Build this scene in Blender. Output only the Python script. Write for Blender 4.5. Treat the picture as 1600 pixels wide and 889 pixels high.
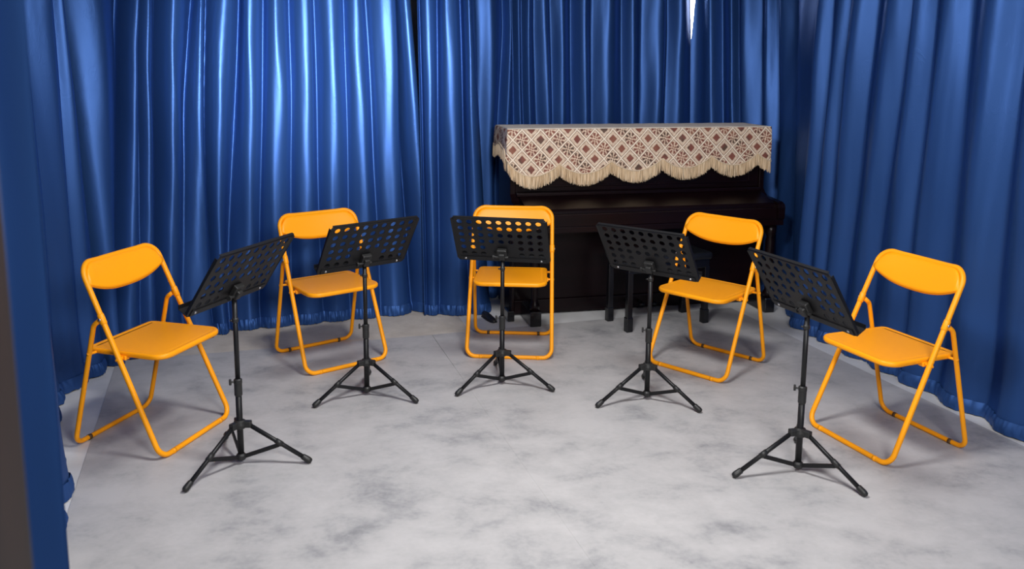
import bpy, bmesh, math, random
from mathutils import Matrix, Vector, noise
random.seed(4)
for o in list(bpy.data.objects): bpy.data.objects.remove(o)
scene = bpy.context.scene
COL = scene.collection
PI = math.pi
R = math.radians

# ------------------------------------------------------------------ camera
F_PX, CY, PITCH, ROLL, CAM_H = 1320.7, 310.2, R(8.87), R(0.44), 1.578
cam = bpy.data.cameras.new('camera'); cam_o = bpy.data.objects.new('camera', cam); COL.objects.link(cam_o)
cam.sensor_fit = 'HORIZONTAL'; cam.sensor_width = 36.0
cam.lens = F_PX / 1600 * 36.0
cam.shift_y = -(444.5 - CY) / 1600
cam.clip_start = 0.05
cam_o.matrix_world = Matrix.Translation((0, 0, CAM_H)) @ Matrix.Rotation(PI/2 - PITCH, 4, 'X') @ Matrix.Rotation(ROLL, 4, 'Z')
cam.dof.use_dof = True; cam.dof.focus_distance = 4.2; cam.dof.aperture_fstop = 2.8
scene.camera = cam_o

# ------------------------------------------------------------------ world, lights, exposure
w = bpy.data.worlds.new('world'); scene.world = w; w.use_nodes = True
w.node_tree.nodes['Background'].inputs[0].default_value = (0.55, 0.62, 0.75, 1)
w.node_tree.nodes['Background'].inputs[1].default_value = 0.1
ANG = R(17.5)                        # the room is turned against the camera
RU = Vector((math.cos(ANG), math.sin(ANG), 0)); RV = Vector((-math.sin(ANG), math.cos(ANG), 0))
def room(u, v, z=0.0): return RU*u + RV*v + Vector((0, 0, z))
def area(name, loc, target, sx, sy, power, color=(1, 1, 1)):
    l = bpy.data.lights.new(name, 'AREA'); l.shape = 'RECTANGLE'; l.size = sx; l.size_y = sy; l.energy = power; l.color = color
    o = bpy.data.objects.new(name, l); COL.objects.link(o); o.location = loc
    o.rotation_euler = (Vector(target) - Vector(loc)).to_track_quat('-Z', 'Y').to_euler()
    return o
area('ceiling_lamp_middle', room(.95, 2.6, 2.5), room(1.0, 2.8, 0), 0.5, 0.5, 44, (0.99, 0.985, 0.98))
sl = bpy.data.lights.new('curtain_spot', 'SPOT'); sl.energy = 430; sl.color = (0.95, 0.97, 1.0); sl.shadow_soft_size = 0.16; sl.spot_size = R(44); sl.spot_blend = 1.0
slo = bpy.data.objects.new('curtain_spot', sl); COL.objects.link(slo); slo.location = room(.80, 2.45, 2.2)  # unseen spot, inferred from the local glow on the back curtain
slo.rotation_euler = (Vector((-1.12, 5.05, 1.75)) - slo.location).to_track_quat('-Z', 'Y').to_euler()
area('front_fill', room(.9, -.3, 2.45), room(1.3, 4.6, .7), 0.9, 0.9, 95, (1.0, 0.98, 0.97))  # unseen fill added beside the camera to brighten front-facing sides
vs = scene.view_settings
vs.view_transform = 'Standard'; vs.look = 'None'; vs.gamma = 1.0; vs.exposure = 0.55; vs.use_curve_mapping = False

# ------------------------------------------------------------------ materials
def mat(name, color=(.5, .5, .5), rough=.5, metal=0.0, spec=.5):
    m = bpy.data.materials.new(name); m.use_nodes = True
    b = m.node_tree.nodes['Principled BSDF']
    b.inputs['Base Color'].default_value = (*color, 1); b.inputs['Roughness'].default_value = rough
    b.inputs['Metallic'].default_value = metal; b.inputs['Specular IOR Level'].default_value = spec
    return m, m.node_tree, b
def N(nt, t, **kw):
    n = nt.nodes.new(t)
    for k, v in kw.items():
        if k in n.inputs: n.inputs[k].default_value = v
        else: setattr(n, k, v)
    return n
def L(nt, a, b): nt.links.new(a, b)
def M2(nt, op, a, b=None, c=None):
    n = nt.nodes.new('ShaderNodeMath'); n.operation = op
    for i, x in enumerate((a, b, c)):
        if x is None: continue
        if isinstance(x, (int, float)): n.inputs[i].default_value = x
        else: nt.links.new(x, n.inputs[i])
    return n.outputs[0]
def ramp(nt, fac, stops, interp='LINEAR'):
    n = nt.nodes.new('ShaderNodeValToRGB'); n.color_ramp.interpolation = interp
    while len(n.color_ramp.elements) < len(stops): n.color_ramp.elements.new(0.5)
    for e, (p, c) in zip(n.color_ramp.elements, stops): e.position = p; e.color = (*c, 1)
    nt.links.new(fac, n.inputs[0]); return n.outputs[0]
def bump(nt, b, height, strength, dist):
    n = nt.nodes.new('ShaderNodeBump'); n.inputs['Strength'].default_value = strength; n.inputs['Distance'].default_value = dist
    nt.links.new(height, n.inputs['Height']); nt.links.new(n.outputs[0], b.inputs['Normal'])
def coords(nt, scale=(1, 1, 1), rot=(0, 0, 0), kind='Object'):
    t = nt.nodes.new('ShaderNodeTexCoord'); mp = nt.nodes.new('ShaderNodeMapping')
    mp.inputs['Scale'].default_value = scale; mp.inputs['Rotation'].default_value = rot
    nt.links.new(t.outputs[kind], mp.inputs[0]); return mp.outputs[0]

def satin(name, color, rough=.40):
    m, nt, b = mat(name, color, rough, 0.5)
    c = coords(nt, (7, 7, 2.2))
    n1 = N(nt, 'ShaderNodeTexNoise', Scale=1.0, Detail=3.0, Roughness=.5, Distortion=.4); L(nt, c, n1.inputs['Vector'])
    c2 = coords(nt, (14, 14, 9)); n2 = N(nt, 'ShaderNodeTexNoise', Scale=1.0, Detail=1.5, Distortion=1.6); L(nt, c2, n2.inputs['Vector'])
    gate = N(nt, 'ShaderNodeTexNoise', Scale=4.0, Detail=1.0); L(nt, coords(nt), gate.inputs['Vector'])
    rid = M2(nt, 'SUBTRACT', .022, M2(nt, 'MINIMUM', M2(nt, 'ABSOLUTE', M2(nt, 'SUBTRACT', n2.outputs['Fac'], .5)), .022))
    rid = M2(nt, 'MULTIPLY', rid, M2(nt, 'GREATER_THAN', gate.outputs['Fac'], .52))
    h = M2(nt, 'ADD', M2(nt, 'MULTIPLY', n1.outputs['Fac'], .7), M2(nt, 'MULTIPLY', rid, 2.0))
    bump(nt, b, h, .14, .02)
    b.inputs['Specular Tint'].default_value = (.51, .65, 1.0, 1)
    return m
SATIN = satin('blue_satin', (.025, .077, .25), .40)
SATIN_HEM = satin('blue_satin_hem', (.028, .083, .26), .5)
ORANGE, nt, b = mat('orange_enamel', (1.0, .37, .004), .42, 0, .3)
n = N(nt, 'ShaderNodeTexNoise', Scale=60.0, Detail=2.0); L(nt, coords(nt), n.inputs['Vector']); bump(nt, b, n.outputs['Fac'], .04, .002)
BLACK, nt, b = mat('black_powder_coat', (.006, .006, .007), .45, 0, .35)
n = N(nt, 'ShaderNodeTexNoise', Scale=400.0, Detail=1.0); L(nt, coords(nt), n.inputs['Vector']); bump(nt, b, n.outputs['Fac'], .08, .001)
RUBBER = mat('black_plastic', (.012, .012, .012), .5)[0]
STEEL = mat('bare_steel', (.55, .55, .56), .3, 1.0)[0]
DARKGLIDE = mat('dark_glide', (.10, .05, .012), .6)[0]
MARK_GLINT = mat('mark_glint', (.9, .8, .6), .35)[0]
PIANO, nt, b = mat('dark_mahogany_lacquer', (.012, .004, .005), .30, 0, .25)
n = N(nt, 'ShaderNodeTexNoise', Scale=1.0, Detail=5.0, Roughness=.6); L(nt, coords(nt, (2, 20, 20)), n.inputs['Vector'])
L(nt, ramp(nt, n.outputs['Fac'], [(.3, (.003, .0012, .0018)), (.7, (.007, .002, .003))]), b.inputs['Base Color'])
PIANO_BLACK = mat('black_lacquer', (.006, .006, .008), .2)[0]
BENCH_PAD, nt, b = mat('black_leatherette', (.010, .011, .014), .42)
n = N(nt, 'ShaderNodeTexVoronoi', Scale=220.0); L(nt, coords(nt), n.inputs['Vector']); bump(nt, b, n.outputs['Distance'], .2, .001)
BRASS = mat('brass', (.6, .42, .15), .3, 1.0)[0]
SHOE = mat('dark_shoe_leather', (.012, .012, .014), .5)[0]
BROWN, nt, b = mat('dark_brown_wood', (.030, .021, .019), .6)
n = N(nt, 'ShaderNodeTexNoise', Scale=1.0, Detail=4.0); L(nt, coords(nt, (30, 30, 1.5)), n.inputs['Vector'])
L(nt, ramp(nt, n.outputs['Fac'], [(.3, (.011, .007, .006)), (.7, (.019, .010, .008))]), b.inputs['Base Color'])

MATG, nt, b = mat('grey_marbled_mat', (.4, .4, .4), .55)
c1 = coords(nt, (3.0, 4.0, 1), (0, 0, R(-20)))
n1 = N(nt, 'ShaderNodeTexNoise', Scale=1.25, Detail=8.0, Roughness=.66, Distortion=.15); L(nt, c1, n1.inputs['Vector'])
n2 = N(nt, 'ShaderNodeTexNoise', Scale=.8, Detail=2.0); L(nt, coords(nt, (1, 1, 1)), n2.inputs['Vector'])
n3 = N(nt, 'ShaderNodeTexNoise', Scale=55.0, Detail=3.0); L(nt, coords(nt), n3.inputs['Vector'])
mx = M2(nt, 'ADD', M2(nt, 'MULTIPLY', n1.outputs['Fac'], .75), M2(nt, 'MULTIPLY', n2.outputs['Fac'], .3))
mx = M2(nt, 'ADD', mx, M2(nt, 'MULTIPLY', n3.outputs['Fac'], .10))
L(nt, ramp(nt, mx, [(.40, (.225, .225, .235)), (.48, (.325, .322, .328)), (.55, (.40, .391, .392)), (.68, (.46, .448, .447))]), b.inputs['Base Color'])
bump(nt, b, n3.outputs['Fac'], .12, .002)
WHITEFLOOR, nt, b = mat('white_floor_tile', (.62, .62, .62), .4)
n = N(nt, 'ShaderNodeTexNoise', Scale=6.0, Detail=4.0); L(nt, coords(nt), n.inputs['Vector'])
L(nt, ramp(nt, n.outputs['Fac'], [(.3, (.56, .56, .56)), (.7, (.68, .68, .68))]), b.inputs['Base Color'])
BEIGE, nt, b = mat('beige_scuffed_board', (.5, .46, .41), .7)
n = N(nt, 'ShaderNodeTexNoise', Scale=9.0, Detail=6.0, Roughness=.65); L(nt, coords(nt), n.inputs['Vector'])
v = N(nt, 'ShaderNodeTexVoronoi', Scale=38.0); L(nt, coords(nt, (1, 2.2, 1), (0, 0, .5)), v.inputs['Vector'])
L(nt, ramp(nt, n.outputs['Fac'], [(.3, (.44, .395, .345)), (.7, (.56, .51, .45))]), b.inputs['Base Color'])
bump(nt, b, M2(nt, 'MULTIPLY', v.outputs['Distance'], n.outputs['Fac']), .35, .006)
WALL, nt, b = mat('pale_plaster', (.34, .34, .35), .85)
n = N(nt, 'ShaderNodeTexNoise', Scale=40.0, Detail=3.0); L(nt, coords(nt), n.inputs['Vector']); bump(nt, b, n.outputs['Fac'], .1, .003)
DAY, nt, b = mat('daylight_pane', (1, 1, 1), .3)
b.inputs['Emission Color'].default_value = (1.0, .98, .95, 1); b.inputs['Emission Strength'].default_value = 9.0
FRAMEW = mat('white_window_frame', (.7, .7, .7), .5)[0]

# ------------------------------------------------------------------ helpers
def obj(name, me, m, parent=None, smooth=False, loc=None, rot=None):
    if isinstance(me, bmesh.types.BMesh):
        d = bpy.data.meshes.new(name); me.to_mesh(d); me.free(); me = d
    if m is not None and len(me.materials) == 0: me.materials.append(m)
    if smooth: me.shade_smooth()
    o = bpy.data.objects.new(name, me); COL.objects.link(o)
    if parent is not None: o.parent = parent
    if loc is not None: o.location = loc
    if rot is not None: o.rotation_euler = rot
    return o
def thing(name, label, cat, loc=(0, 0, 0), rz=0.0, group=None):
    o = bpy.data.objects.new(name, None); COL.objects.link(o); o.empty_display_size = .1
    o.location = loc; o.rotation_euler = (0, 0, rz); tag(o, label, cat, group); return o
def tag(o, label, cat, group=None):
    o['label'] = label; o['category'] = cat
    if group: o['group'] = group
    return o
def struct(o): o['kind'] = 'structure'; return o
def copy_tree(o, parent=None):
    c = o.copy(); COL.objects.link(c); c.parent = parent
    for ch in list(o.children): copy_tree(ch, c)
    return c
def box(bm, x0, x1, y0, y1, z0, z1, bev=0.0, seg=2, mtx=None):
    r = bmesh.ops.create_cube(bm, size=1.0); vs_ = r['verts']
    for v in vs_: v.co = Vector(((x0+x1)/2 + v.co.x*(x1-x0), (y0+y1)/2 + v.co.y*(y1-y0), (z0+z1)/2 + v.co.z*(z1-z0)))
    if bev > 0:
        es = list({e for v in vs_ for e in v.link_edges})
        rr = bmesh.ops.bevel(bm, geom=es, offset=bev, segments=seg, affect='EDGES', profile=.5)
        vs_ = list({v for f in rr['faces'] for v in f.verts} | {v for v in vs_ if v.is_valid})
    if mtx is not None: bmesh.ops.transform(bm, matrix=mtx, verts=vs_)
    return bm
def boxes(*a, **k): return box(bmesh.new(), *a, **k)
def fillet(pts, rad, n=7, closed=False):
    P = [Vector(p) for p in pts]; out = []; m = len(P)
    for i in range(m):
        if not closed and i in (0, m-1): out.append(P[i]); continue
        a, b_, c = P[i-1], P[i], P[(i+1) % m]
        r_ = rad[i] if isinstance(rad, (list, tuple)) else rad
        d1 = (a-b_).normalized(); d2 = (c-b_).normalized(); th = d1.angle(d2)
        if r_ <= 0 or th > PI-.02: out.append(b_); continue
        t = min(r_/math.tan(th/2), (a-b_).length*.49, (c-b_).length*.49); r_ = t*math.tan(th/2)
        cen = b_ + (d1+d2).normalized()*(r_/math.sin(th/2)); s, e = b_+d1*t-cen, b_+d2*t-cen
        for k in range(n+1):
            out.append(cen + s.normalized().slerp(e.normalized(), k/n)*r_)
    return out
def tube(bm, pts, rad, seg=10, closed=False, cap=True):
    P = [Vector(p) for p in pts]; n = len(P); rings = []; up = None
    for i in range(n):
        if closed: t = (P[(i+1) % n]-P[i-1]).normalized()
        else: t = (P[min(i+1, n-1)]-P[max(i-1, 0)]).normalized()
        if up is None:
            up = Vector((0, 0, 1)) if abs(t.z) < .9 else Vector((1, 0, 0))
        up = (up - t*up.dot(t)).normalized(); sd = t.cross(up)
        r_ = rad[i] if isinstance(rad, (list, tuple)) else rad
        rings.append([bm.verts.new(P[i] + (up*math.cos(2*PI*k/seg) + sd*math.sin(2*PI*k/seg))*r_) for k in range(seg)])
    rng = range(n) if closed else range(n-1)
    for i in rng:
        a, b_ = rings[i], rings[(i+1) % n]
        off = 0
        if closed and i == n-1:
            off = min(range(seg), key=lambda q: sum((a[k].co-b_[(k+q) % seg].co).length for k in range(seg)))
        for k in range(seg):
            bm.faces.new((a[k], a[(k+1) % seg], b_[(k+1+off) % seg], b_[(k+off) % seg]))
    if cap and not closed:
        bm.faces.new(rings[0][::-1]); bm.faces.new(rings[-1])
    bmesh.ops.recalc_face_normals(bm, faces=bm.faces)
    return bm
def lathe(bm, prof, seg=16, mtx=None):
    rings = []
    for r_, z in prof: rings.append([bm.verts.new((r_*math.cos(2*PI*k/seg), r_*math.sin(2*PI*k/seg), z)) for k in range(seg)])
    for a, b_ in zip(rings, rings[1:]):
        for k in range(seg): bm.faces.new((a[k], a[(k+1) % seg], b_[(k+1) % seg], b_[k]))
    bm.faces.new(rings[0][::-1]); bm.faces.new(rings[-1])
    if mtx is not None: bmesh.ops.transform(bm, matrix=mtx, verts=[v for r_ in rings for v in r_])
    return bm
def poly_slab(pts, z0, z1):
    bm = bmesh.new(); a = [bm.verts.new((x, y, z0)) for x, y in pts]; b_ = [bm.verts.new((x, y, z1)) for x, y in pts]; n = len(pts)
    bm.faces.new(a[::-1]); bm.faces.new(b_)
    for i in range(n): bm.faces.new((a[i], a[(i+1) % n], b_[(i+1) % n], b_[i]))
    bmesh.ops.recalc_face_normals(bm, faces=bm.faces); return bm
def catmull(P, n=40):
    P = [Vector(p) for p in P]; P = [2*P[0]-P[1]] + P + [2*P[-1]-P[-2]]; o = []
    for i in range(1, len(P)-2):
        a, b_, c, d = P[i-1:i+3]
        for k in range(n):
            t = k/n; o.append(.5*((2*b_)+(c-a)*t+(2*a-5*b_+4*c-d)*t*t+(3*b_-a-3*c+d)*t**3))
    o.append(P[-2]); return o

# ------------------------------------------------------------------ the room shell
def room_box(name, u0, u1, v0, v1, z0, z1, m):
    o = obj(name, boxes(u0, u1, v0, v1, z0, z1), m, rot=(0, 0, ANG)); return struct(o)
U0, U1, V0, V1, ZC = -1.05, 3.75, -2.0, 5.95, 2.62
room_box('floor', U0-.1, U1+.1, V0-.1, V1+.1, -.08, 0, WHITEFLOOR)
room_box('ceiling', U0-.1, U1+.1, V0-.1, V1+.1, ZC, ZC+.08, WALL)
room_box('wall_left', U0-.1, U0, V0, V1, 0, ZC, WALL)
room_box('wall_right', U1, U1+.1, V0, V1, 0, ZC, WALL)
room_box('wall_back', U0-.1, U1+.1, V1, V1+.1, 0, ZC, WALL)
room_box('wall_front', U0-.1, U1+.1, V0-.1, V0, 0, ZC, WALL)
# daylight window in the back corner, seen through the slit between two curtains
wo = room_box('window_1', 3.0, 3.7, V1-.03, V1-.015, 1.0, 2.45, DAY)
fb = bmesh.new()
for a in ((2.95, 3.0, V1-.05, V1-.001, .95, 2.5), (3.7, 3.74, V1-.05, V1-.001, .95, 2.5), (3.0, 3.7, V1-.05, V1-.001, .95, 1.0), (3.0, 3.7, V1-.05, V1-.001, 2.45, 2.5)): box(fb, *a)
fo = obj('window_frame', fb, FRAMEW, wo)
# dark entrance partition that ends beside the camera
pb = boxes(-1.25, -.597, .86, .98, 0, ZC, bev=.006)
struct(obj('wall_entrance', pb, BROWN))

# bare board behind the mats, then the two mats
o = obj('floor_board', poly_slab([(-2.16, 4.24), (-.252, 4.80), (-.272, 4.985), (-.40, 5.45), (-2.40, 4.85)], .0002, .0016), BEIGE)
tag(o, 'bare beige scuffed floor board between the grey mat and the back curtain', 'floor board')
o = obj('floor_mat', poly_slab([(-2.11, 4.335), (-.470, 4.825), (-.0595, 3.535), (1.13, -.2), (-.52, -.2)], .0006, .004), MATG)
tag(o, 'grey marbled floor mat on the left, under the leftmost chair', 'mat', 'grey floor mats')
o = obj('floor_mat', poly_slab([(-.4675, 4.826), (1.46, 5.445), (2.92, 1.25), (1.30, -.2), (1.128, -.2), (-.0598, 3.53)], .0006, .0046), MATG)
tag(o, 'grey marbled floor mat on the right, reaching to the piano bench', 'mat', 'grey floor mats')

# ------------------------------------------------------------------ curtains
def curtain(path, knots, zt, zb, z_top=2.5, lean=.03, flat=None, box=False, z_bot=.012, ext=(0, 0), amp=1.0, flip=1, seed=0, label='', open_top=None):
    """path: plan curve; knots: (kind, arc at height zt, arc at height zb); folds run as ridges and valleys between the knots"""
    random.seed(seed*11+3)
    q = catmull([(x, y, 0) for x, y in path]); S = [0.0]
    for a, b_ in zip(q, q[1:]): S.append(S[-1]+(b_-a).length)
    Lp = S[-1]
    def at(s):
        s = min(max(s, 0), Lp-1e-6); lo, hi = 0, len(S)-1
        while hi-lo > 1:
            mid = (lo+hi)//2
            if S[mid] <= s: lo = mid
            else: hi = mid
        t = (s-S[lo])/(S[hi]-S[lo]); p = q[lo].lerp(q[hi], t)
        a, b_ = max(lo-6, 0), min(hi+6, len(q)-1); d = (q[b_]-q[a]).normalized()
        return p, Vector((d.y, -d.x, 0))*flip
    kn = list(knots); nk = len(kn)
    amps = []
    for i, (k, a, b_) in enumerate(kn):
        sp = min((kn[min(i+1, nk-1)][1]-kn[max(i-1, 0)][1])/2, .13); sp = max(sp, .02)
        am = min(.46*sp, .042)*amp
        if flat and flat[0] < a < flat[1]: am *= flat[2]
        amps.append(am*random.uniform(.75, 1.2) if k == 'R' else -am*random.uniform(.8, 1.3) - random.choice((0, 0, .008, .016))*amp)
    pw = [random.uniform(2.2, 3.6) for _ in range(nk)]
    SUB = 12; rows = 64; cols = (nk-1)*SUB+1
    z_rows = [z_bot + (z_top-z_bot)*(r/(rows-1))**1.15 for r in range(rows)]
    def point(ci, z, extra=0.0):
        i = min(ci//SUB, nk-2); f = (ci - i*SUB)/SUB
        g = (zt - z)/(zt - zb); g = max(-.55, min(g, 1.25))
        s0 = kn[i][1] + (kn[i][2]-kn[i][1])*g; s1 = kn[i+1][1] + (kn[i+1][2]-kn[i+1][1])*g
        if open_top == 'end' and i == nk-2: s1 -= .052*max(0, z-1.76)
        if open_top == 'start' and i == 0: s0 += .052*max(0, z-1.76)
        if s1 < s0 + .012: s1 = s0 + .012
        calm = min(1.0, min(ci, cols-1-ci)/(1.5*SUB))
        rise = kn[i][0] == 'V'; sm = f*f*(3-2*f); fx = f if rise else 1-f; bx = 1-(1-fx)**pw[i]; bx = bx if rise else 1-bx
        e = .25*sm + .75*bx if box else .5*sm + .5*(math.sin(f*PI/2)**1.15 if rise else 1-math.sin((1-f)*PI/2)**1.15); s = s0 + (s1-s0)*f
        d = amps[i]*(1-e) + amps[i+1]*e
        # folds loosen towards the floor, and every fold wanders a little on the way down
        loose = 1.0 - .30*max(0, min(1, (1.3-z)/1.3))
        wob = noise.noise(Vector((s*5.0, z*.9, seed*7.3)))*.016 + noise.noise(Vector((s*14, z*2.4, seed*3.1+5)))*.006
        pinch = noise.noise(Vector((s*30, z*1.3, seed+20)))*.0022
        p, nrm = at(s); tang = Vector((-nrm.y, nrm.x, 0))
        off = d*loose + (wob + pinch)*(.2+.8*calm) + extra
        off -= lean*z
        if z < .30: off += .018*(1-z/.30)**2
        return p + nrm*off + tang*(noise.noise(Vector((s*4, z*1.1, seed+40)))*.012*calm) + Vector((0, 0, z))
    # straight ends beyond the first / last knot stay as they are: the knots span the whole panel
    bm = bmesh.new(); grid = [[bm.verts.new(point(c, z)) for c in range(cols)] for z in z_rows]
    for a, b_ in zip(grid, grid[1:]):
        for c in range(cols-1): bm.faces.new((a[c], a[c+1], b_[c+1], b_[c]))
    root = thing('curtain', label, 'curtain', at(Lp/2)[0], 0, 'blue satin curtains around the room')
    bmesh.ops.translate(bm, vec=-root.location, verts=bm.verts)
    cl = obj('cloth', bm, SATIN, root, smooth=True)
    # sewn hem: a puckered band folded over the foot of the cloth
    hb = bmesh.new(); HR = 6; HC = (nk-1)*24+1; g2 = []
    for r in range(HR):
        row = []
        for c in range(HC):
            z = z_bot - .006 + .062*r/(HR-1); fc = c*SUB/24
            a = point(int(fc), z); b_ = point(min(int(fc)+1, cols-1), z); p = a.lerp(b_, fc-int(fc))
            pk = noise.noise(Vector((c*.30, r*.25, seed+9)))*.009 + noise.noise(Vector((c*.9, r*.6, seed+3)))*.003
            _, nrm = at(min(max(0, (kn[0][2] + (kn[-1][2]-kn[0][2])*c/(HC-1))), Lp))
            edge = .004 + .007*math.sin(PI*r/(HR-1))
            row.append(hb.verts.new(p + nrm*(edge+pk) + Vector((0, 0, noise.noise(Vector((c*.22, 0, seed)))*.006 if r == 0 else 0)) - root.location))
        g2.append(row)
    for a, b_ in zip(g2, g2[1:]):
        for c in range(HC-1): hb.faces.new((a[c], a[c+1], b_[c+1], b_[c]))
    obj('hem', hb, SATIN_HEM, root, smooth=True)
    return root

def regular(s0, s1, n, drift=0.0):
    out = []
    for i in range(n+1):
        s = s0+(s1-s0)*i/n + random.uniform(-.2, .2)*(s1-s0)/n*(0 < i < n)
        out.append(('R' if i % 2 else 'V', s, s+random.uniform(-.01, .01)+drift)) 
    return out

# left wall, next to the camera
curtain([(-1.38, 1.46), (-1.17, 1.60), (-.972, 1.72)], regular(.02, .49, 7), 1.5, .5, z_bot=.015, amp=.55, seed=1,
        label='out of focus blue curtain edge at the far left, nearest the camera')
curtain([(-1.52, 2.6), (-1.67, 2.95), (-1.92, 3.3), (-2.10, 3.66), (-2.145, 3.95), (-2.11, 4.24)],
        regular(.0, 1.10, 10)[:-1] + [('R', 1.18, 1.10), ('V', 1.26, 1.24), ('R', 1.34, 1.32), ('V', 1.458, 1.40), ('R', 1.581, 1.554), ('V', 1.652, 1.635), ('R', 1.701, 1.700), ('V', 1.76, 1.775)],
        1.5, .6, seed=2, amp=.8, label='blue satin curtain along the left side behind the leftmost chair')
C_K = [('V', 0.06, 0.06), ('R', 0.213, 0.145), ('V', 0.354, 0.200), ('R', 0.416, 0.269), ('V', 0.450, 0.324), ('R', 0.49, 0.373), ('V', 0.558, 0.433), ('R', 0.622, 0.503), ('V', 0.729, 0.593), ('R', 0.777, 0.705), ('V', 0.814, 0.75), ('R', 0.865, 0.800), ('V', 0.928, 0.855), ('R', 0.998, 0.95), ('V', 1.084, 1.02), ('R', 1.159, 1.113), ('V', 1.243, 1.207), ('R', 1.339, 1.306), ('V', 1.399, 1.387), ('R', 1.49, 1.465), ('V', 1.577, 1.555), ('R', 1.654, 1.643), ('V', 1.728, 1.74), ('R', 1.854, 1.854), ('V', 1.955, 1.965), ('R', 2.05, 2.06), ('V', 2.14, 2.15)]
curtain([(-2.16, 4.2), (-2.04, 4.42), (-1.72, 4.83), (-1.45, 4.96), (-.81, 5.2), (-.635, 5.266), (-.55, 5.345), (-.45, 5.47)], C_K, 1.51, .42, seed=3, amp=1.5, lean=.10, flat=(.95, 1.9, .42), box=True,
        label='wide blue satin back curtain with the bright highlight, behind the two left chairs')
D_K = [('R', 0.050, 0.070), ('V', .063, .083), ('R', 0.108, 0.125), ('V', 0.165, 0.165), ('R', 0.24, 0.287), ('V', 0.319, 0.360), ('R', 0.398, 0.428), ('V', 0.50, 0.515)]
curtain([(-.63, 5.235), (-.4, 5.255), (-.24, 5.27), (-.12, 5.34)], D_K, 1.51, .30, seed=4, amp=.9, lean=.08, box=True,
        label='narrow blue satin curtain hanging just left of the piano')
E_K = [('V', 0.02, 0.02), ('R', .1, .1), ('V', 0.188, 0.189), ('R', 0.279, 0.271), ('V', 0.362, 0.331), ('R', 0.406, 0.389), ('V', 0.449, 0.461), ('R', 0.482, 0.495), ('V', 0.52, 0.534), ('R', 0.559, 0.563), ('V', 0.616, 0.63), ('R', 0.694, 0.714), ('V', 0.737, 0.748), ('R', 0.811, 0.807), ('V', 0.899, 0.896), ('R', 0.984, 0.991), ('V', 1.049, 1.057), ('R', 1.175, 1.169), ('V', 1.287, 1.293), ('R', 1.365, 1.376), ('V', 1.443, 1.44), ('R', 1.576, 1.567), ('V', 1.656, 1.645), ('R', 1.759, 1.752), ('V', 1.890, 1.910)]
curtain([(-.26, 5.44), (-.14, 5.66), (.3, 5.88), (1.30, 6.27), (1.45, 6.40)], E_K, 1.51, .9, seed=5, amp=.85, open_top='end',
        label='blue satin back curtain hanging behind the piano')
F_K = [('V', -.01, 0.0), ('R', 0.051, 0.107), ('V', 0.128, 0.191), ('R', 0.204, 0.27), ('V', 0.245, 0.318), ('R', 0.291, 0.363), ('V', 0.416, 0.508), ('R', 0.494, 0.578), ('V', 0.561, 0.659), ('R', 0.652, 0.786), ('V', 0.772, 0.947), ('R', 0.938, 1.10), ('V', 1.257, 1.30), ('R', 1.394, 1.41), ('V', 1.467, 1.484), ('R', 1.556, 1.564), ('V', 1.623, 1.621), ('R', 1.708, 1.687), ('V', 1.821, 1.794), ('R', 1.98, 1.943), ('V', 2.09, 2.049), ('R', 2.16, 2.174), ('V', 2.271, 2.279), ('R', 2.357, 2.354), ('V', 2.499, 2.521), ('R', 2.65, 2.675), ('V', 2.79, 2.818), ('R', 2.889, 2.958)]
F_K = [(k, a+.095, b_+.10) for k, a, b_ in F_K]; F_K[0] = ('V', .034, .045)
F_K += [('V' if i % 2 == 0 else 'R', 3.125+i*.14, 3.19+i*.138) for i in range(14)]
curtain([(1.30, 6.28), (1.40, 6.27), (1.64, 6.08), (1.80, 5.8), (1.825, 5.5), (1.815, 5.25), (1.775, 5.03), (1.91, 4.52), (2.07, 3.96), (2.22, 3.41), (2.55, 2.2), (2.75, 1.5)], F_K, 1.52, .45, seed=6, amp=.8, open_top='start',
        label='blue satin curtain along the right side behind the rightmost chair')

# ------------------------------------------------------------------ piano
PW, PA = 1.74, R(13)
piano = thing('upright_piano', 'dark mahogany upright piano with closed lid in the right back corner', 'piano', (-.012, 5.214, 0), PA)
PT = 1.195
D0 = .34
obj('side_panel', boxes(0, .035, 0, D0, .03, PT-.025, bev=.004), PIANO, piano)
obj('side_panel', boxes(PW-.035, PW, 0, D0, .03, PT-.025, bev=.004), PIANO, piano)
obj('back_panel', boxes(.035, PW-.035, D0-.04, D0, .04, PT-.03), PIANO_BLACK, piano)
obj('lid', boxes(-.008, PW+.008, -.012, D0+.01, PT-.025, PT, bev=.006), PIANO, piano)
up = obj('upper_panel', boxes(.035, PW-.035, .012, .032, .80, PT-.026, bev=.003), PIANO, piano)
fb = bmesh.new()
for a in ((.10, PW-.10, .004, .014, .83, .842), (.10, PW-.10, .004, .014, 1.13, 1.142), (.10, .112, .004, .014, .842, 1.13), (PW-.112, PW-.10, .004, .014, .842, 1.13)): box(fb, *a, bev=.002)
obj('moulding', fb, PIANO, up)
obj('shelf', boxes(.035, PW-.035, -.035, .03, .775, .80, bev=.006), PIANO, piano)
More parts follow.
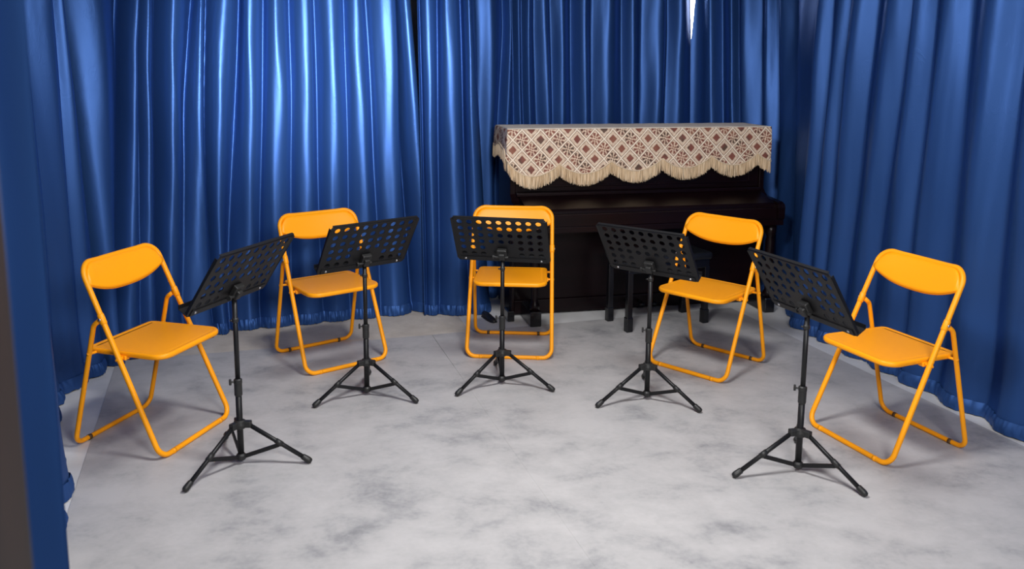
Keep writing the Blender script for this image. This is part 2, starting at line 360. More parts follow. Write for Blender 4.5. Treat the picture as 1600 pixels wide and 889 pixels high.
# fallboard closed over the keys, with its slope
bm = bmesh.new()
prof = [(-.03, .775), (-.05, .778), (-.235, .728), (-.25, .716), (-.252, .70), (-.03, .70)]
for x in (.05, PW-.05): 
    pass
va = [bm.verts.new((.05, y, z)) for y, z in prof]; vb = [bm.verts.new((PW-.05, y, z)) for y, z in prof]
bm.faces.new(va); bm.faces.new(vb[::-1])
for i in range(len(prof)): bm.faces.new((va[i], va[(i+1) % 6], vb[(i+1) % 6], vb[i]))
bmesh.ops.recalc_face_normals(bm, faces=bm.faces)
obj('fallboard', bm, PIANO, piano)
obj('key_slip', boxes(.05, PW-.05, -.275, -.255, .625, .70, bev=.004), PIANO, piano)
obj('keybed', boxes(.0, PW, -.275, .012, .585, .625, bev=.006), PIANO, piano)
for x0 in (0.0, PW-.05):
    bm = bmesh.new(); pr = [(.01, .625), (-.285, .625), (-.288, .70), (-.28, .722), (-.255, .735), (-.06, .748), (-.03, .765), (.01, .80)]
    a = [bm.verts.new((x0, y, z)) for y, z in pr]; c = [bm.verts.new((x0+.05, y, z)) for y, z in pr]
    bm.faces.new(a); bm.faces.new(c[::-1])
    for i in range(len(pr)): bm.faces.new((a[i], a[(i+1) % len(pr)], c[(i+1) % len(pr)], c[i]))
    bmesh.ops.recalc_face_normals(bm, faces=bm.faces); bmesh.ops.bevel(bm, geom=list(bm.edges), offset=.004, segments=2, affect='EDGES')
    obj('cheek', bm, PIANO, piano)
obj('lower_panel', boxes(.035, PW-.035, .02, .04, .10, .585, bev=.003), PIANO, piano)
obj('bottom_rail', boxes(.0, PW, .005, .045, .012, .10, bev=.004), PIANO, piano)
for x0 in (.075, PW-.09):
    # slim turned leg under the keybed standing on a long toe block
    lg = bmesh.new(); prl = [(.030, .098), (.030, .135), (.022, .15), (.020, .19), (.027, .30), (.031, .42), (.031, .47), (.024, .50), (.035, .53), (.035, .586)]
    lathe(lg, prl, 20, Matrix.Translation((x0+.035, -.215, 0))); obj('leg', lg, PIANO, piano, smooth=True)
    t = obj('toe_block', boxes(x0, x0+.07, -.255, .003, .003, .10, bev=.006), PIANO_BLACK, piano)
# pedals under the lower panel
for i, px in enumerate((PW/2-.085, PW/2, PW/2+.085)):
    pb = bmesh.new(); tube(pb, [(px, .0, .062), (px, -.05, .060), (px, -.085, .052)], [.009, .011, .016], 10); obj('pedal', pb, PIANO_BLACK, piano, smooth=True)

# second, thinner support left of the toe block
fo_ = boxes(-.035, .008, -.115, -.002, .002, .07, bev=.005); sf = obj('side_foot', fo_, PIANO_BLACK, piano)
obj('side_post', boxes(-.012, .008, -.105, -.085, .065, .586, bev=.004), PIANO, piano)

# ------------------------------------------------------------------ piano cover with scalloped fringe
COVER, nt, b = mat('brocade_cover', (.7, .55, .4), .65)
uvn = N(nt, 'ShaderNodeUVMap'); sep = N(nt, 'ShaderNodeSeparateXYZ'); L(nt, uvn.outputs[0], sep.inputs[0])
Uc, Vc = sep.outputs[0], sep.outputs[1]
nz = N(nt, 'ShaderNodeTexNoise', Scale=24.0, Detail=2.0); L(nt, uvn.outputs[0], nz.inputs['Vector'])
wob = M2(nt, 'MULTIPLY', M2(nt, 'SUBTRACT', nz.outputs['Fac'], .5), .10)
PU, PVv = .118, .125
a = M2(nt, 'ADD', M2(nt, 'ADD', M2(nt, 'DIVIDE', Uc, PU), M2(nt, 'DIVIDE', Vc, PVv)), wob)
c = M2(nt, 'ADD', M2(nt, 'SUBTRACT', M2(nt, 'DIVIDE', Uc, PU), M2(nt, 'DIVIDE', Vc, PVv)), wob)
fa = M2(nt, 'SUBTRACT', M2(nt, 'FRACT', a), .5); fc = M2(nt, 'SUBTRACT', M2(nt, 'FRACT', c), .5)
# centred diamond coordinates
lx = M2(nt, 'ADD', fa, fc); ly = M2(nt, 'SUBTRACT', fa, fc)
rr = M2(nt, 'SQRT', M2(nt, 'ADD', M2(nt, 'MULTIPLY', lx, lx), M2(nt, 'MULTIPLY', ly, ly)))
th = M2(nt, 'ARCTAN2', ly, lx)
edge = M2(nt, 'MAXIMUM', M2(nt, 'ABSOLUTE', fa), M2(nt, 'ABSOLUTE', fc))
par = M2(nt, 'GREATER_THAN', M2(nt, 'FRACT', M2(nt, 'MULTIPLY', M2(nt, 'ADD', M2(nt, 'FLOOR', a), .1), .5)), .3)
petal = M2(nt, 'MULTIPLY', M2(nt, 'GREATER_THAN', M2(nt, 'SINE', M2(nt, 'MULTIPLY', th, 8.0)), -.25), M2(nt, 'MULTIPLY', M2(nt, 'GREATER_THAN', rr, .29), M2(nt, 'LESS_THAN', rr, .62)))
inner = M2(nt, 'MULTIPLY', M2(nt, 'GREATER_THAN', M2(nt, 'SINE', M2(nt, 'MULTIPLY', th, 4.0)), .0), M2(nt, 'MULTIPLY', M2(nt, 'GREATER_THAN', rr, .08), M2(nt, 'LESS_THAN', rr, .25)))
ros = M2(nt, 'MULTIPLY', M2(nt, 'MAXIMUM', petal, inner), par)
bud = M2(nt, 'MULTIPLY', M2(nt, 'LESS_THAN', edge, .225), M2(nt, 'SUBTRACT', 1.0, par))
budc = M2(nt, 'MULTIPLY', M2(nt, 'MULTIPLY', M2(nt, 'LESS_THAN', edge, .31), M2(nt, 'GREATER_THAN', edge, .25)), M2(nt, 'SUBTRACT', 1.0, par))
line = M2(nt, 'GREATER_THAN', edge, .455)
linein = M2(nt, 'MULTIPLY', M2(nt, 'GREATER_THAN', edge, .405), M2(nt, 'LESS_THAN', edge, .44))
nf = N(nt, 'ShaderNodeTexNoise', Scale=60.0, Detail=3.0); L(nt, uvn.outputs[0], nf.inputs['Vector'])
nb = N(nt, 'ShaderNodeTexNoise', Scale=9.0, Detail=2.0); L(nt, uvn.outputs[0], nb.inputs['Vector'])
base = ramp(nt, nf.outputs['Fac'], [(.35, (.58, .40, .28)), (.65, (.88, .71, .54))])
dark = ramp(nt, nb.outputs['Fac'], [(.38, (.06, .022, .012)), (.5, (.19, .028, .020)), (.62, (.24, .065, .035))])
def mixc(fac, A, B):
    n_ = nt.nodes.new('ShaderNodeMix'); n_.data_type = 'RGBA'
    if isinstance(fac, (int, float)): n_.inputs[0].default_value = fac
    else: L(nt, fac, n_.inputs[0])
    for i, x in ((6, A), (7, B)):
        if isinstance(x, tuple): n_.inputs[i].default_value = (*x, 1)
        else: L(nt, x, n_.inputs[i])
    return n_.outputs[2]
colr = mixc(M2(nt, 'MULTIPLY', line, .9), base, (.92, .80, .66))
colr = mixc(M2(nt, 'MULTIPLY', linein, .85), colr, (.11, .048, .03))
colr = mixc(M2(nt, 'MULTIPLY', budc, .8), colr, (.72, .60, .47))
colr = mixc(M2(nt, 'MULTIPLY', M2(nt, 'MAXIMUM', ros, bud), .92), colr, dark)
colr = mixc(M2(nt, 'GREATER_THAN', Vc, .502), colr, (.88, .78, .66))  # top sheet painted plain pale, standing in for the light along the lid
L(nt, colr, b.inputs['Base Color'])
bump(nt, b, M2(nt, 'ADD', line, M2(nt, 'MULTIPLY', M2(nt, 'SUBTRACT', 1.0, ros), .5)), .5, .003)
FRINGE, nt, b = mat('cream_fringe', (.66, .50, .32), .7)
oi = N(nt, 'ShaderNodeTexNoise', Scale=1.0, Detail=2.0); L(nt, coords(nt, (180, 180, 4)), oi.inputs['Vector'])
L(nt, ramp(nt, oi.outputs['Fac'], [(.3, (.40, .26, .14)), (.5, (.74, .56, .36)), (.7, (.90, .74, .54))]), b.inputs['Base Color'])
CORDM = mat('cream_cord', (.72, .58, .42), .6)[0]

cover = thing('piano_cover', 'cream and red brocade cover with scalloped fringe draped over the piano', 'piano cover', piano.location + Vector((0, 0, 0)), PA)
e_ = .010; X0, X1 = -.016-e_, PW+.012+e_; YF, YB = -.018-e_, D0+.012; ZT = PT+.006
# perimeter profile: left side (back to front), front, right side (front to back)
NF = 300
cusps = [0.0, .186, .377, .571, .762, .945]     # scallop cusps along the front, as fractions of the width
def front_drop(t):
    for a_, c_ in zip(cusps, cusps[1:]+[1.13]):
        if t <= c_ or c_ > 1: 
            f = (t-a_)/(c_-a_); break
    sc = math.sin(PI*min(max(f, 0), 1))**.8
    lo = .302 - .062*t; cu = .228 - .060*t
    if t < .186: cu = .20+.03*t/.186 if f < .5 else cu
    return cu + (lo-cu)*sc
def side_drop(q, t0):      # q: 0 at the front corner, 1 at the back
    d0 = front_drop(t0)
    return .115 + (d0-.115)*max(0, 1-q/.14)**1.2 + .012*math.sin(q*9)
per = []
NS = 50
for i in range(NS): 
    q = 1-i/NS; per.append((Vector((X0, YF+(YB-YF)*q, 0)), Vector((-1, 0, 0)), side_drop(q, 0), ))
for i in range(NF+1):
    t = i/NF; per.append((Vector((X0+(X1-X0)*t, YF, 0)), Vector((0, -1, 0)), front_drop(t)))
for i in range(1, NS+1):
    q = i/NS; per.append((Vector((X1, YF+(YB-YF)*q, 0)), Vector((1, 0, 0)), side_drop(q, 1.0)+.02))
bm = bmesh.new(); uvl = bm.loops.layers.uv.new('UVMap')
NR = 14; grid = []; uvs = {}
acc = 0.0
for i, (p, nrm, d) in enumerate(per):
    if i: acc += (p-per[i-1][0]).length
    col = []
    for r in range(NR+1):
        f = r/NR; dz = d*f
        wv = (noise.noise(Vector((acc*7, dz*3, 3)))*.010 + .005)*min(1, dz/.08) 
        rnd = .008*(1-min(1, dz/.012))
        v = bm.verts.new(p + nrm*(wv - rnd) + Vector((0, 0, ZT-dz))); uvs[v] = (acc, ZT-dz-PT+.5)
        col.append(v)
    grid.append(col)
for a_, c_ in zip(grid, grid[1:]):
    for r in range(NR): bm.faces.new((a_[r], a_[r+1], c_[r+1], c_[r]))
# top sheet joins the two long edges
top_front = [g[0] for g in grid[NS:NS+NF+1]]
prev = top_front
for j in range(1, 9):
    q = j/8; row = []
    for i in range(NF+1):
        if i == 0: v = grid[max(0, NS-round(NS*q))][0] if j < 9 else None
        elif i == NF: v = grid[min(len(grid)-1, NS+NF+round(NS*q))][0]
        else:
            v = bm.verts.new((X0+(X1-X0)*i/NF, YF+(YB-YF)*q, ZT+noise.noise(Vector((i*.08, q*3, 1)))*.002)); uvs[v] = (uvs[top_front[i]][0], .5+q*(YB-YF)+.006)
        row.append(v)
    for i in range(NF):
        try: bm.faces.new((prev[i], prev[i+1], row[i+1], row[i]))
        except ValueError: pass
    prev = row
for f in bm.faces:
    for lp in f.loops: lp[uvl].uv = uvs[lp.vert]
bmesh.ops.recalc_face_normals(bm, faces=bm.faces)
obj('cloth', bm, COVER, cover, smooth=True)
# cord along the scalloped edge
edgepts = [g[NR].co.copy() if False else None for g in []]
def edge_point(i):
    p, nrm, d = per[i]; 
    return p + nrm*.010 + Vector((0, 0, ZT-d))
cb = bmesh.new(); tube(cb, [edge_point(i) for i in range(0, len(per), 2)], .0042, 6); obj('trim_cord', cb, CORDM, cover, smooth=True)
# fringe strands
fb = bmesh.new()
for i in range(len(per)-1):
    for k in range(3):
        f = (k+random.random())/3; p0, p1 = edge_point(i), edge_point(i+1); p = p0.lerp(p1, f); nrm = per[i][1]
        ln = .078*random.uniform(.86, 1.06); wd = random.uniform(.0016, .0026); tg = (per[i+1][0]-per[i][0]).normalized()
        sw = random.uniform(-.004, .004); o1 = random.uniform(-.004, .004)
        rows = []
        for q, s_ in ((0, 1.0), (.5, 1.1), (1, .6)):
            cpt = p + nrm*(o1-.002+.004*q) + tg*sw*q - Vector((0, 0, ln*q))
            rows.append([fb.verts.new(cpt - tg*wd*s_), fb.verts.new(cpt + nrm*wd*s_), fb.verts.new(cpt + tg*wd*s_)])
        for a_, c_ in zip(rows, rows[1:]):
            for q in range(2): fb.faces.new((a_[q], a_[q+1], c_[q+1], c_[q]))
fr = obj('fringe', fb, FRINGE, cover); fr['kind'] = 'stuff'

# ------------------------------------------------------------------ piano bench
bench = thing('piano_bench', 'low black padded piano bench standing in front of the piano', 'bench', (.912, 5.125, .0045), R(22))
bw, bd, bh = .275, .125, .455
obj('frame', boxes(-bw-.01, bw+.01, -bd-.01, bd+.01, bh-.10, bh-.045, bev=.006), PIANO_BLACK, bench)
obj('cushion', boxes(-bw-.025, bw+.025, -bd-.025, bd+.025, bh-.047, bh, bev=.018, seg=4), BENCH_PAD, bench, smooth=True)
for sx in (-1, 1):
    for sy in (-1, 1):
        lg = bmesh.new(); cx_, cy_ = sx*(bw-.005), sy*(bd-.005)
        box(lg, cx_-.017, cx_+.017, cy_-.017, cy_+.017, .085, bh-.09, bev=.003)
        l_ = obj('leg', lg, PIANO_BLACK, bench)
        obj('foot', boxes(cx_-.021, cx_+.021, cy_-.021, cy_+.021, 0, .09, bev=.004), PIANO_BLACK, l_)

# dark shoe poking out under the curtain by the piano
sh = bmesh.new(); secs = [(.0, .030, .048), (.05, .034, .050), (.10, .036, .045), (.15, .040, .036), (.20, .038, .030), (.235, .026, .024), (.25, .010, .012)]
rings = []
for y, hw, h in secs:
    rings.append([sh.verts.new((hw*math.cos(t)*(1 if math.sin(t) < 0 else .9), -y, max(0, h*.5+h*.5*math.sin(t)*1.0) if math.sin(t) > -.3 else 0.0)) for t in [2*PI*k/16 for k in range(16)]])
for a_, c_ in zip(rings, rings[1:]):
    for k in range(16): sh.faces.new((a_[k], a_[(k+1) % 16], c_[(k+1) % 16], c_[k]))
sh.faces.new(rings[0]); sh.faces.new(rings[-1][::-1]); bmesh.ops.recalc_face_normals(sh, faces=sh.faces)
shoe = thing('shoe', 'dark shoe poking out under the blue curtain beside the piano', 'shoe', (-.172, 5.215, .001), R(28)); shoe.scale = (.62, .62, .8)
obj('upper', sh, SHOE, shoe, smooth=True)
so = bmesh.new(); 
a = [so.verts.new((x, y, 0)) for x, y in ((-.034, .0), (.034, 0), (.043, -.15), (.040, -.205), (.022, -.252), (-.022, -.252), (-.040, -.205), (-.043, -.15))]
c = [so.verts.new((v.co.x, v.co.y, .011)) for v in a]
so.faces.new(a); so.faces.new(c[::-1])
for i in range(8): so.faces.new((a[i], a[(i+1) % 8], c[(i+1) % 8], c[i]))
bmesh.ops.recalc_face_normals(so, faces=so.faces); obj('sole', so, SHOE, shoe)

# ------------------------------------------------------------------ folding chairs
def make_chair():
    t = thing('folding_chair', '', 'chair', (0, 0, 0), 0, 'orange folding chairs in a half circle')
    wf, wr, wt, fy, ty, H = .2328, .2262, .2203, .2123, .1328, .78
    r = .0110
    fz = r
    bow = .020
    def topbar(n=9):    # the top tube bows backwards a little
        return [(-wt + 2*wt*k/n, ty + .003 + bow*math.sin(PI*k/n), H-.004-.006*math.sin(PI*k/n)) for k in range(1, n)]
    corner = fillet([(-wf, -fy, fz), (-wt, ty, H)], 0)
    # closed loop: left front foot, up to the top left, across, down to the right foot, back along the floor bar
    loop = [(-wf, -fy, fz), (-wt, ty, H), (wt, ty, H), (wf, -fy, fz)]
    pts = fillet(loop, [.050, .062, .062, .050], 8, closed=True)
    out = []
    for p in pts:
        if p.z > H-.002: pass
        k = max(0, min(1, (p.z-(H-.07))/.07)); out.append(p + Vector((0, bow*math.cos(PI/2*min(1, abs(p.x)/wt))*k, 0)))
    # subdivide the top span so that the bow reads
    res = []
    for i, p in enumerate(out):
        res.append(p); q_ = out[(i+1) % len(out)]
        if p.z > H-.01 and q_.z > H-.01 and abs(p.x-q_.x) > .1:
            for k in range(1, 8):
                m = p.lerp(q_, k/8); m.y = ty + bow*math.cos(PI/2*min(1, abs(m.x)/wt)); m.z -= .004*math.cos(PI/2*abs(m.x)/wt); res.append(m)
    bm = bmesh.new(); tube(bm, res, r, 12, closed=True); fr = obj('front_frame', bm, ORANGE, t, smooth=True)
    # rear leg frame: from the pivots on the front frame down to the rear floor bar
    pv = .72; pz = fz + (H-fz)*pv; py = -fy + (ty+fy)*pv; pxo = wf + (wt-wf)*pv
    rp = [(-pxo+.004, py+.012, pz-.005), (-pxo+.002, py+.045, pz-.030), (-wr, fy, fz), (wr, fy, fz), (pxo-.002, py+.045, pz-.030), (pxo-.004, py+.012, pz-.005)]
    bm = bmesh.new(); tube(bm, fillet(rp, [0, .035, .045, .045, .035, 0], 8), r*.92, 12); obj('rear_frame', bm, ORANGE, t, smooth=True)
    # seat pan: rounded trapezoid, rolled rim, shallow dish
    zs = .428
    outl = fillet([(-.203, -.225, 0), (.203, -.225, 0), (.196, .155, 0), (-.196, .155, 0)], [.065, .065, .030, .030], 8, closed=True)
    bm = bmesh.new()
    def ringv(inset, z):
        o_ = []
        n_ = len(outl)
        for i, p in enumerate(outl):
            d = (outl[(i+1) % n_]-outl[i-1]).normalized(); nn = Vector((-d.y, d.x, 0)); q_ = p + nn*inset; o_.append(bm.verts.new((q_.x, q_.y, z)))
        return o_
    prof = [(.016, zs-.022), (.004, zs-.022), (0, zs-.017), (0, zs-.006), (.004, zs-.001), (.010, zs), (.016, zs-.0005), (.020, zs-.0022), (.025, zs-.0018), (.036, zs-.0008)]
    rs = [ringv(*p) for p in prof]; n_ = len(outl)
    for a, c in zip(rs, rs[1:]):
        for i in range(n_): bm.faces.new((a[i], a[(i+1) % n_], c[(i+1) % n_], c[i]))
    bm.faces.new(rs[-1]); bm.faces.new(rs[0][::-1]); bmesh.ops.recalc_face_normals(bm, faces=bm.faces)
    st = obj('seat', bm, ORANGE, t, smooth=True)
    for p in st.data.polygons:
        if len(p.vertices) > 8: p.use_smooth = False
    # backrest panel between the tubes, lower edge in a shallow arc
    bm = bmesh.new(); nx, nz = 22, 8; fr_, bk = [], []
    ax = Vector((0, ty+fy, H-fz)).normalized()
    for i in range(nx+1):
        u = -1 + 2*i/nx; x = u*(wt-.003)
        c0, c1 = [], []
        au = abs(u)
        zt_ = H - .003 - (.056*max(0, (au-.72)/.28)**2.2)
        zb_ = .652 + .050*au**2.4
        for j in range(nz+1):
            z = zt_ + (zb_-zt_)*j/nz
            y = -fy + (ty+fy)*(z-fz)/(H-fz) + bow*math.cos(PI/2*au) - .004*math.sin(PI*j/nz)
            xx = x*(1 + (.02)*(H-z)/.1)
            c0.append(bm.verts.new((xx, y-.0105, z))); c1.append(bm.verts.new((xx, y+.004, z)))
        fr_.append(c0); bk.append(c1)
    for i in range(nx):
        for j in range(nz):
            bm.faces.new((fr_[i][j], fr_[i][j+1], fr_[i+1][j+1], fr_[i+1][j])); bm.faces.new((bk[i][j], bk[i+1][j], bk[i+1][j+1], bk[i][j+1]))
        bm.faces.new((fr_[i][nz], bk[i][nz], bk[i+1][nz], fr_[i+1][nz])); bm.faces.new((fr_[i][0], fr_[i+1][0], bk[i+1][0], bk[i][0]))
    for i in (0, nx):
        for j in range(nz): bm.faces.new((fr_[i][j], fr_[i][j+1], bk[i][j+1], bk[i][j]))
    bmesh.ops.recalc_face_normals(bm, faces=bm.faces)
    bko = obj('backrest', bm, ORANGE, t, smooth=True)
    # rim that rolls along the lower edge of the backrest
    bm = bmesh.new(); ed = []
    for i in range(nx+1):
        u = -1+2*i/nx; au = abs(u); z = .652 + .050*au**2.4
        y = -fy + (ty+fy)*(z-fz)/(H-fz) + bow*math.cos(PI/2*au); ed.append((u*(wt-.003)*(1+.02*(H-z)/.1), y-.002, z))
    tube(bm, ed, .0062, 8); obj('rim', bm, ORANGE, bko, smooth=True)
    for s in (-1, 1):
        d = Vector((0, ty+fy, H-fz)).normalized(); c0 = Vector((s*pxo, py, pz))
        bm = bmesh.new(); tube(bm, [c0-d*.022, c0-d*.018, c0+d*.018, c0+d*.022], [.0118, .0135, .0135, .0118], 12); pvt = obj('pivot_sleeve', bm, ORANGE, t, smooth=True)
        bm = bmesh.new(); lathe(bm, [(.006, 0), (.006, .004), (.003, .006)], 10, Matrix.Translation(c0+Vector((s*.012, 0, 0))) @ Matrix.Rotation(s*PI/2, 4, 'Y')); obj('rivet', bm, STEEL, pvt, smooth=True)
        # seat hinge bracket on the front tube and rear slide bracket
        ft = (zs-.014-fz)/(H-fz); hy = -fy+(ty+fy)*ft; hx = wf+(wt-wf)*ft
        bm = bmesh.new(); box(bm, s*(hx-.034)-.014, s*(hx-.034)+.014, hy-.016, hy+.016, zs-.034, zs-.016, bev=.003); tube(bm, [(s*(hx-.03), hy, zs-.024), (s*(hx+.012), hy, zs-.024)], .0055, 8)
        obj('seat_bracket', bm, ORANGE, t, smooth=False)
        gz = zs-.016; g = (pz-.03-gz)/(pz-.03-fz); gy = py+.045+(fy-py-.045)*g; gx = pxo-.002+(wr-pxo+.002)*g
        bm = bmesh.new(); tube(bm, [(s*(gx-.035), gy-.01, gz), (s*(gx+.012), gy, gz)], .006, 8); obj('slide_pin', bm, ORANGE, t, smooth=True)
        for yy, ww in ((-fy, wf), (fy, wr)):
            bm = bmesh.new(); tube(bm, [(s*(ww-.085), yy, fz-.0008), (s*(ww-.070), yy, fz-.0008)], r*.99+.0012, 10); obj('foot_glide', bm, DARKGLIDE if yy > 0 else ORANGE, t, smooth=True)
    return t
CH = [(-1.5384, 3.4674, 1.2916), (-.9842, 4.4338, .65), (.002, 4.6303, -.0598), (1.0574, 4.375, -.7627), (1.6229, 3.4605, -1.1861)]
CH_L = ['leftmost orange metal folding chair, turned to the right, beside the left curtain',
        'orange metal folding chair second from the left, in front of the bright curtain',
        'middle orange metal folding chair facing straight ahead, in front of the piano end',
        'orange metal folding chair second from the right, in front of the piano bench',
        'rightmost orange metal folding chair, turned to the left, beside the right curtain']
proto = make_chair()
chairs = [proto] + [copy_tree(proto) for _ in range(4)]
for o, (x, y, a), l in zip(chairs, CH, CH_L):
    o.location = (x, y, .0035); o.rotation_euler = (0, 0, a); o['label'] = l
# embossed maker's mark, its highlight painted as a pale plate on the middle chair
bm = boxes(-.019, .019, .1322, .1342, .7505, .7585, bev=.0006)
obj('maker_mark_glint', bm, MARK_GLINT, chairs[2])

# ------------------------------------------------------------------ music stands
def desk_mesh():
    W, H, zb = .464, .287, -.057
    ncol, nrow = 9, 6; cw, ch_ = .0478, .0425; gx0 = -ncol*cw/2; gz1 = zb+H-.007; gz0 = gz1-nrow*ch_; hr = .0138; SG = 16
    bm = bmesh.new(); cache = {}
    def V(x, z):
        k = (round(x*1e5), round(z*1e5))
        if k not in cache: cache[k] = bm.verts.new((x, 0, z))
        return cache[k]
    for i in range(ncol):
        for j in range(nrow):
            cx_ = gx0+(i+.5)*cw; cz = gz1-(j+.5)*ch_; hw, hh = cw/2, ch_/2
            sq = []
            for k in range(SG):
                t = 2*PI*(k+.5)/SG - PI/SG; cc, ss = math.cos(t), math.sin(t); m = max(abs(cc), abs(ss)); sq.append((cx_+hw*cc/m, cz+hh*ss/m))
            if j >= 4 and 3 <= i <= 5:
                bm.faces.new([V(*p) for p in sq]); continue
            ho = [bm.verts.new((cx_+hr*math.cos(2*PI*k/SG), 0, cz+hr*math.sin(2*PI*k/SG))) for k in range(SG)]
            for k in range(SG):
                a, c = V(*sq[k]), V(*sq[(k+1) % SG]); bm.faces.new((a, c, ho[(k+1) % SG], ho[k]))
    gx1 = gx0+ncol*cw
    # plain margin around the punched field
    def strip(x0, x1, z0, z1):
        bm.faces.new([bm.verts.new((x, 0, z)) for x, z in ((x0, z0), (x1, z0), (x1, z1), (x0, z1))])
    strip(-W/2, gx0, zb+.012, zb+H-.012); strip(gx1, W/2, zb+.012, zb+H-.012)
    f = bm.faces.new([bm.verts.new((x, 0, z)) for x, z in ((gx0, gz1), (gx1, gz1), (W/2, zb+H-.012), (W/2-.012, zb+H), (-W/2+.012, zb+H), (-W/2, zb+H-.012))])
    strip(gx0, gx1, zb, gz0)
    bm.faces.new([bm.verts.new((x, 0, z)) for x, z in ((-W/2, zb+.012), (-W/2+.006, zb), (gx0, zb), (gx0, zb+.012))])
    bm.faces.new([bm.verts.new((x, 0, z)) for x, z in ((gx1, zb+.012), (gx1, zb), (W/2-.006, zb), (W/2, zb+.012))])
    bmesh.ops.remove_doubles(bm, verts=bm.verts, dist=1e-5)
    bmesh.ops.recalc_face_normals(bm, faces=bm.faces)
    ex = bmesh.ops.solidify(bm, geom=list(bm.faces), thickness=.0036)
    bmesh.ops.recalc_face_normals(bm, faces=bm.faces)
    return bm, W, H, zb
def make_stand():
    t = thing('music_stand', '', 'music stand', (0, 0, 0), 0, 'black music stands in a half circle')
    hub, ring, fr, zt = .169, .032, .275, .668
    bm = bmesh.new(); tube(bm, [(0, 0, ring-.012), (0, 0, .325)], .0125, 14); obj('lower_tube', bm, BLACK, t, smooth=True)
    bm = bmesh.new(); tube(bm, [(0, 0, .30), (0, 0, zt-.01)], .0098, 14); obj('upper_tube', bm, BLACK, t, smooth=True)
    bm = bmesh.new(); lathe(bm, [(.0135, .285), (.0155, .29), (.0155, .335), (.0165, .338), (.0165, .352), (.0115, .356)], 16); cl = obj('clamp_collar', bm, RUBBER, t, smooth=False)
    bm = bmesh.new(); tube(bm, [(-.012, 0, .345), (-.026, 0, .345)], .004, 8); box(bm, -.034, -.025, -.005, .005, .334, .358, bev=.002); obj('clamp_knob', bm, RUBBER, cl)
    bm = bmesh.new(); lathe(bm, [(.0105, .585), (.0128, .588), (.0128, .600), (.0105, .603)], 14); c2 = obj('upper_collar', bm, RUBBER, t, smooth=False)
    bm = bmesh.new(); tube(bm, [(-.009, 0, .594), (-.021, 0, .594)], .0035, 8); obj('screw', bm, RUBBER, c2, smooth=True)
    bm = bmesh.new(); lathe(bm, [(.014, hub-.022), (.024, hub-.016), (.026, hub-.002), (.022, hub+.012), (.015, hub+.016)], 18); hb = obj('leg_hub', bm, RUBBER, t, smooth=False)
    bm = bmesh.new(); lathe(bm, [(.010, ring-.016), (.017, ring-.012), (.0195, ring-.002), (.0195, ring+.006), (.014, ring+.013)], 16); obj('brace_ring', bm, RUBBER, t, smooth=False)
    for k in range(3):
        an = -PI/2 + (-PI/3, PI/3, PI)[k]; d = Vector((math.cos(an), math.sin(an), 0)); sd = Vector((-d.y, d.x, 0))
        a = d*.030 + Vector((0, 0, hub)); f = d*fr + Vector((0, 0, .012)); ax = (f-a).normalized()
        bm = bmesh.new(); M = Matrix.Translation(a) @ Matrix(((d.x, sd.x, 0), (d.y, sd.y, 0), (0, 0, 1))).to_4x4()
        box(bm, -.020, .016, -.013, .013, -.014, .012, bev=.004, mtx=M); obj('leg_bracket', bm, RUBBER, hb)
        bm = bmesh.new(); tube(bm, [a-ax*.005, f-ax*.012], .0088, 10); lg = obj('leg', bm, BLACK, t, smooth=True)
        bm = bmesh.new(); tube(bm, [f-ax*.038, f-ax*.034, f-ax*.008, f+ax*.002, f+ax*.005], [.0098, .0118, .0130, .0105, .005], 12); obj('rubber_foot', bm, RUBBER, lg, smooth=True)
        jn = a.lerp(f, .50); bm = bmesh.new(); tube(bm, [jn-ax*.016, jn+ax*.016], .0108, 10); obj('joint_sleeve', bm, RUBBER, lg, smooth=True)
        bm = bmesh.new(); s0 = d*.014 + Vector((0, 0, ring)); s1 = jn - Vector((0, 0, .010)); ux = (s1-s0).normalized(); up = ux.cross(sd)
        for e0, e1 in ((s0, s1),):
            vs_ = []
            for e in (e0, e1):
                for p, q_ in ((-1, -1), (1, -1), (1, 1), (-1, 1)): vs_.append(bm.verts.new(e + sd*.0042*p + up*.0075*q_))
            for q_ in range(4): bm.faces.new((vs_[q_], vs_[(q_+1) % 4], vs_[4+(q_+1) % 4], vs_[4+q_]))
            bm.faces.new(vs_[:4][::-1]); bm.faces.new(vs_[4:])
        bmesh.ops.recalc_face_normals(bm, faces=bm.faces); obj('brace', bm, BLACK, t)
    # desk: turned separately for each stand, the pivot is at the top of the tube
    bm, W, H, zb = desk_mesh(); dk = obj('desk', bm, BLACK, t, loc=(0, -.004, zt+.006), rot=(R(33), 0, 0))
    bm = bmesh.new(); y0 = .0; pts = [(zb, .0), (zb, .044), (zb+.014, .052)]
    for (z0, y0), (z1, y1) in zip(pts, pts[1:]):
        n0 = Vector((0, -(z1-z0), (y1-y0))).normalized()*.0012 if True else None
        vs_ = []
        for x in (-W/2+.006, W/2-.006):
            for y, z, s in ((y0, z0, -1), (y1, z1, -1), (y1, z1, 1), (y0, z0, 1)): vs_.append(bm.verts.new((x, y+n0.y*s, z+n0.z*s)))
        for q_ in range(4): bm.faces.new((vs_[q_], vs_[(q_+1) % 4], vs_[4+(q_+1) % 4], vs_[4+q_]))
        bm.faces.new(vs_[:4]); bm.faces.new(vs_[4:][::-1])
    bmesh.ops.recalc_face_normals(bm, faces=bm.faces); obj('ledge', bm, BLACK, dk)
    # folded flanges on the sides and along the top
    bm = bmesh.new()
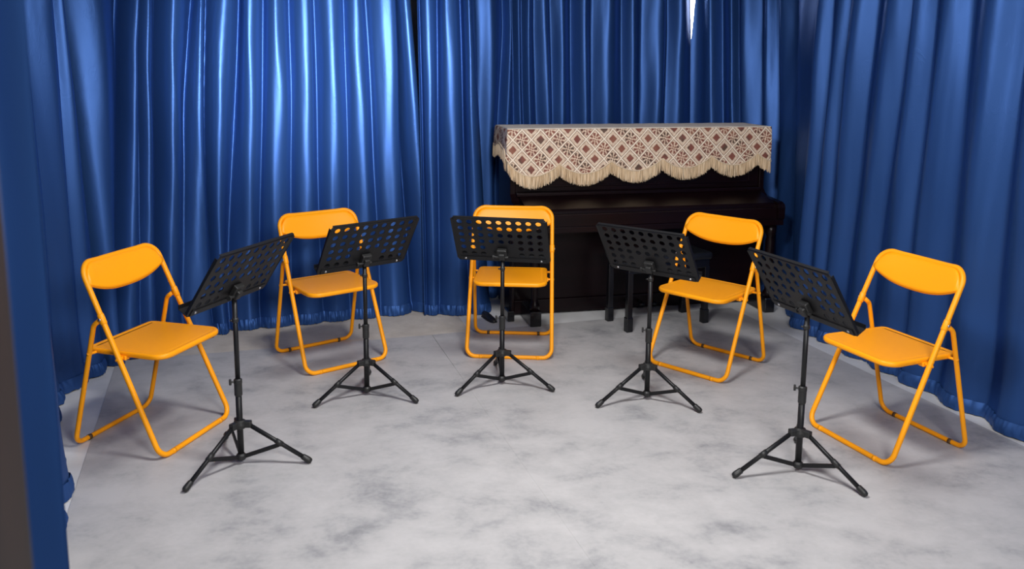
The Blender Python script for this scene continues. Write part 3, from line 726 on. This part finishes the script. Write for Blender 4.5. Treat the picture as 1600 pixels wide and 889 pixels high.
    box(bm, -W/2-.0012, -W/2+.0012, -.001, .010, zb+.012, zb+H-.012); box(bm, W/2-.0012, W/2+.0012, -.001, .010, zb+.012, zb+H-.012); box(bm, -W/2+.012, W/2-.012, -.002, .009, zb+H-.0012, zb+H+.0012)
    obj('rim', bm, BLACK, dk)
    bm = bmesh.new(); box(bm, -.024, .024, -.022, .0, -.018, .034, bev=.004); box(bm, -.014, .014, -.034, -.018, -.022, .016, bev=.004); br = obj('desk_bracket', bm, RUBBER, dk)
    bm = bmesh.new(); tube(bm, [(-.040, -.020, -.010), (.030, -.020, -.010)], .0055, 8); tube(bm, [(-.047, -.020, -.010), (-.038, -.020, -.010)], .010, 10); obj('tilt_knob', bm, RUBBER, br)
    for s in (-1, 1):
        bm = bmesh.new(); lathe(bm, [(.006, 0), (.0065, .003), (.003, .005)], 10, Matrix.Translation((s*.19, -.001, zb+.012)) @ Matrix.Rotation(PI/2, 4, 'X')); obj('rivet', bm, STEEL, dk, smooth=True)
    return t
ST = [(-1.0726, 3.1729, .5342, 69.8, 33.8, .713), (-.694, 3.8943, .1311, 39.4, 32.2, .675), (-.0438, 4.0481, .1381, -10.5, 33.3, .674), (.6542, 3.8645, -.1003, -37.1, 33.2, .659), (1.1378, 3.1396, -.3014, -67.9, 31.5, .671)]
ST_L = ['leftmost black music stand, its desk turned towards the leftmost orange chair',
        'black music stand second from the left, partly hiding an orange chair back',
        'middle black music stand standing squarely in front of the middle orange chair',
        'black music stand second from the right, in front of the piano bench',
        'rightmost black music stand, its desk turned towards the rightmost orange chair']
sp = make_stand()
stands = [sp] + [copy_tree(sp) for _ in range(4)]
for o, (x, y, a, yaw, tilt, zc), l in zip(stands, ST, ST_L):
    o.location = (x, y, .0025); o.rotation_euler = (0, 0, a); o['label'] = l
    for c in o.children:
        if c.name.startswith('desk'):
            c.rotation_euler = (R(tilt), 0, R(yaw)-a); c.location = (0, 0, zc)
        if c.name.startswith('upper_tube'):
            c.scale.z = 1.0; c.location.z = zc-.668-.012
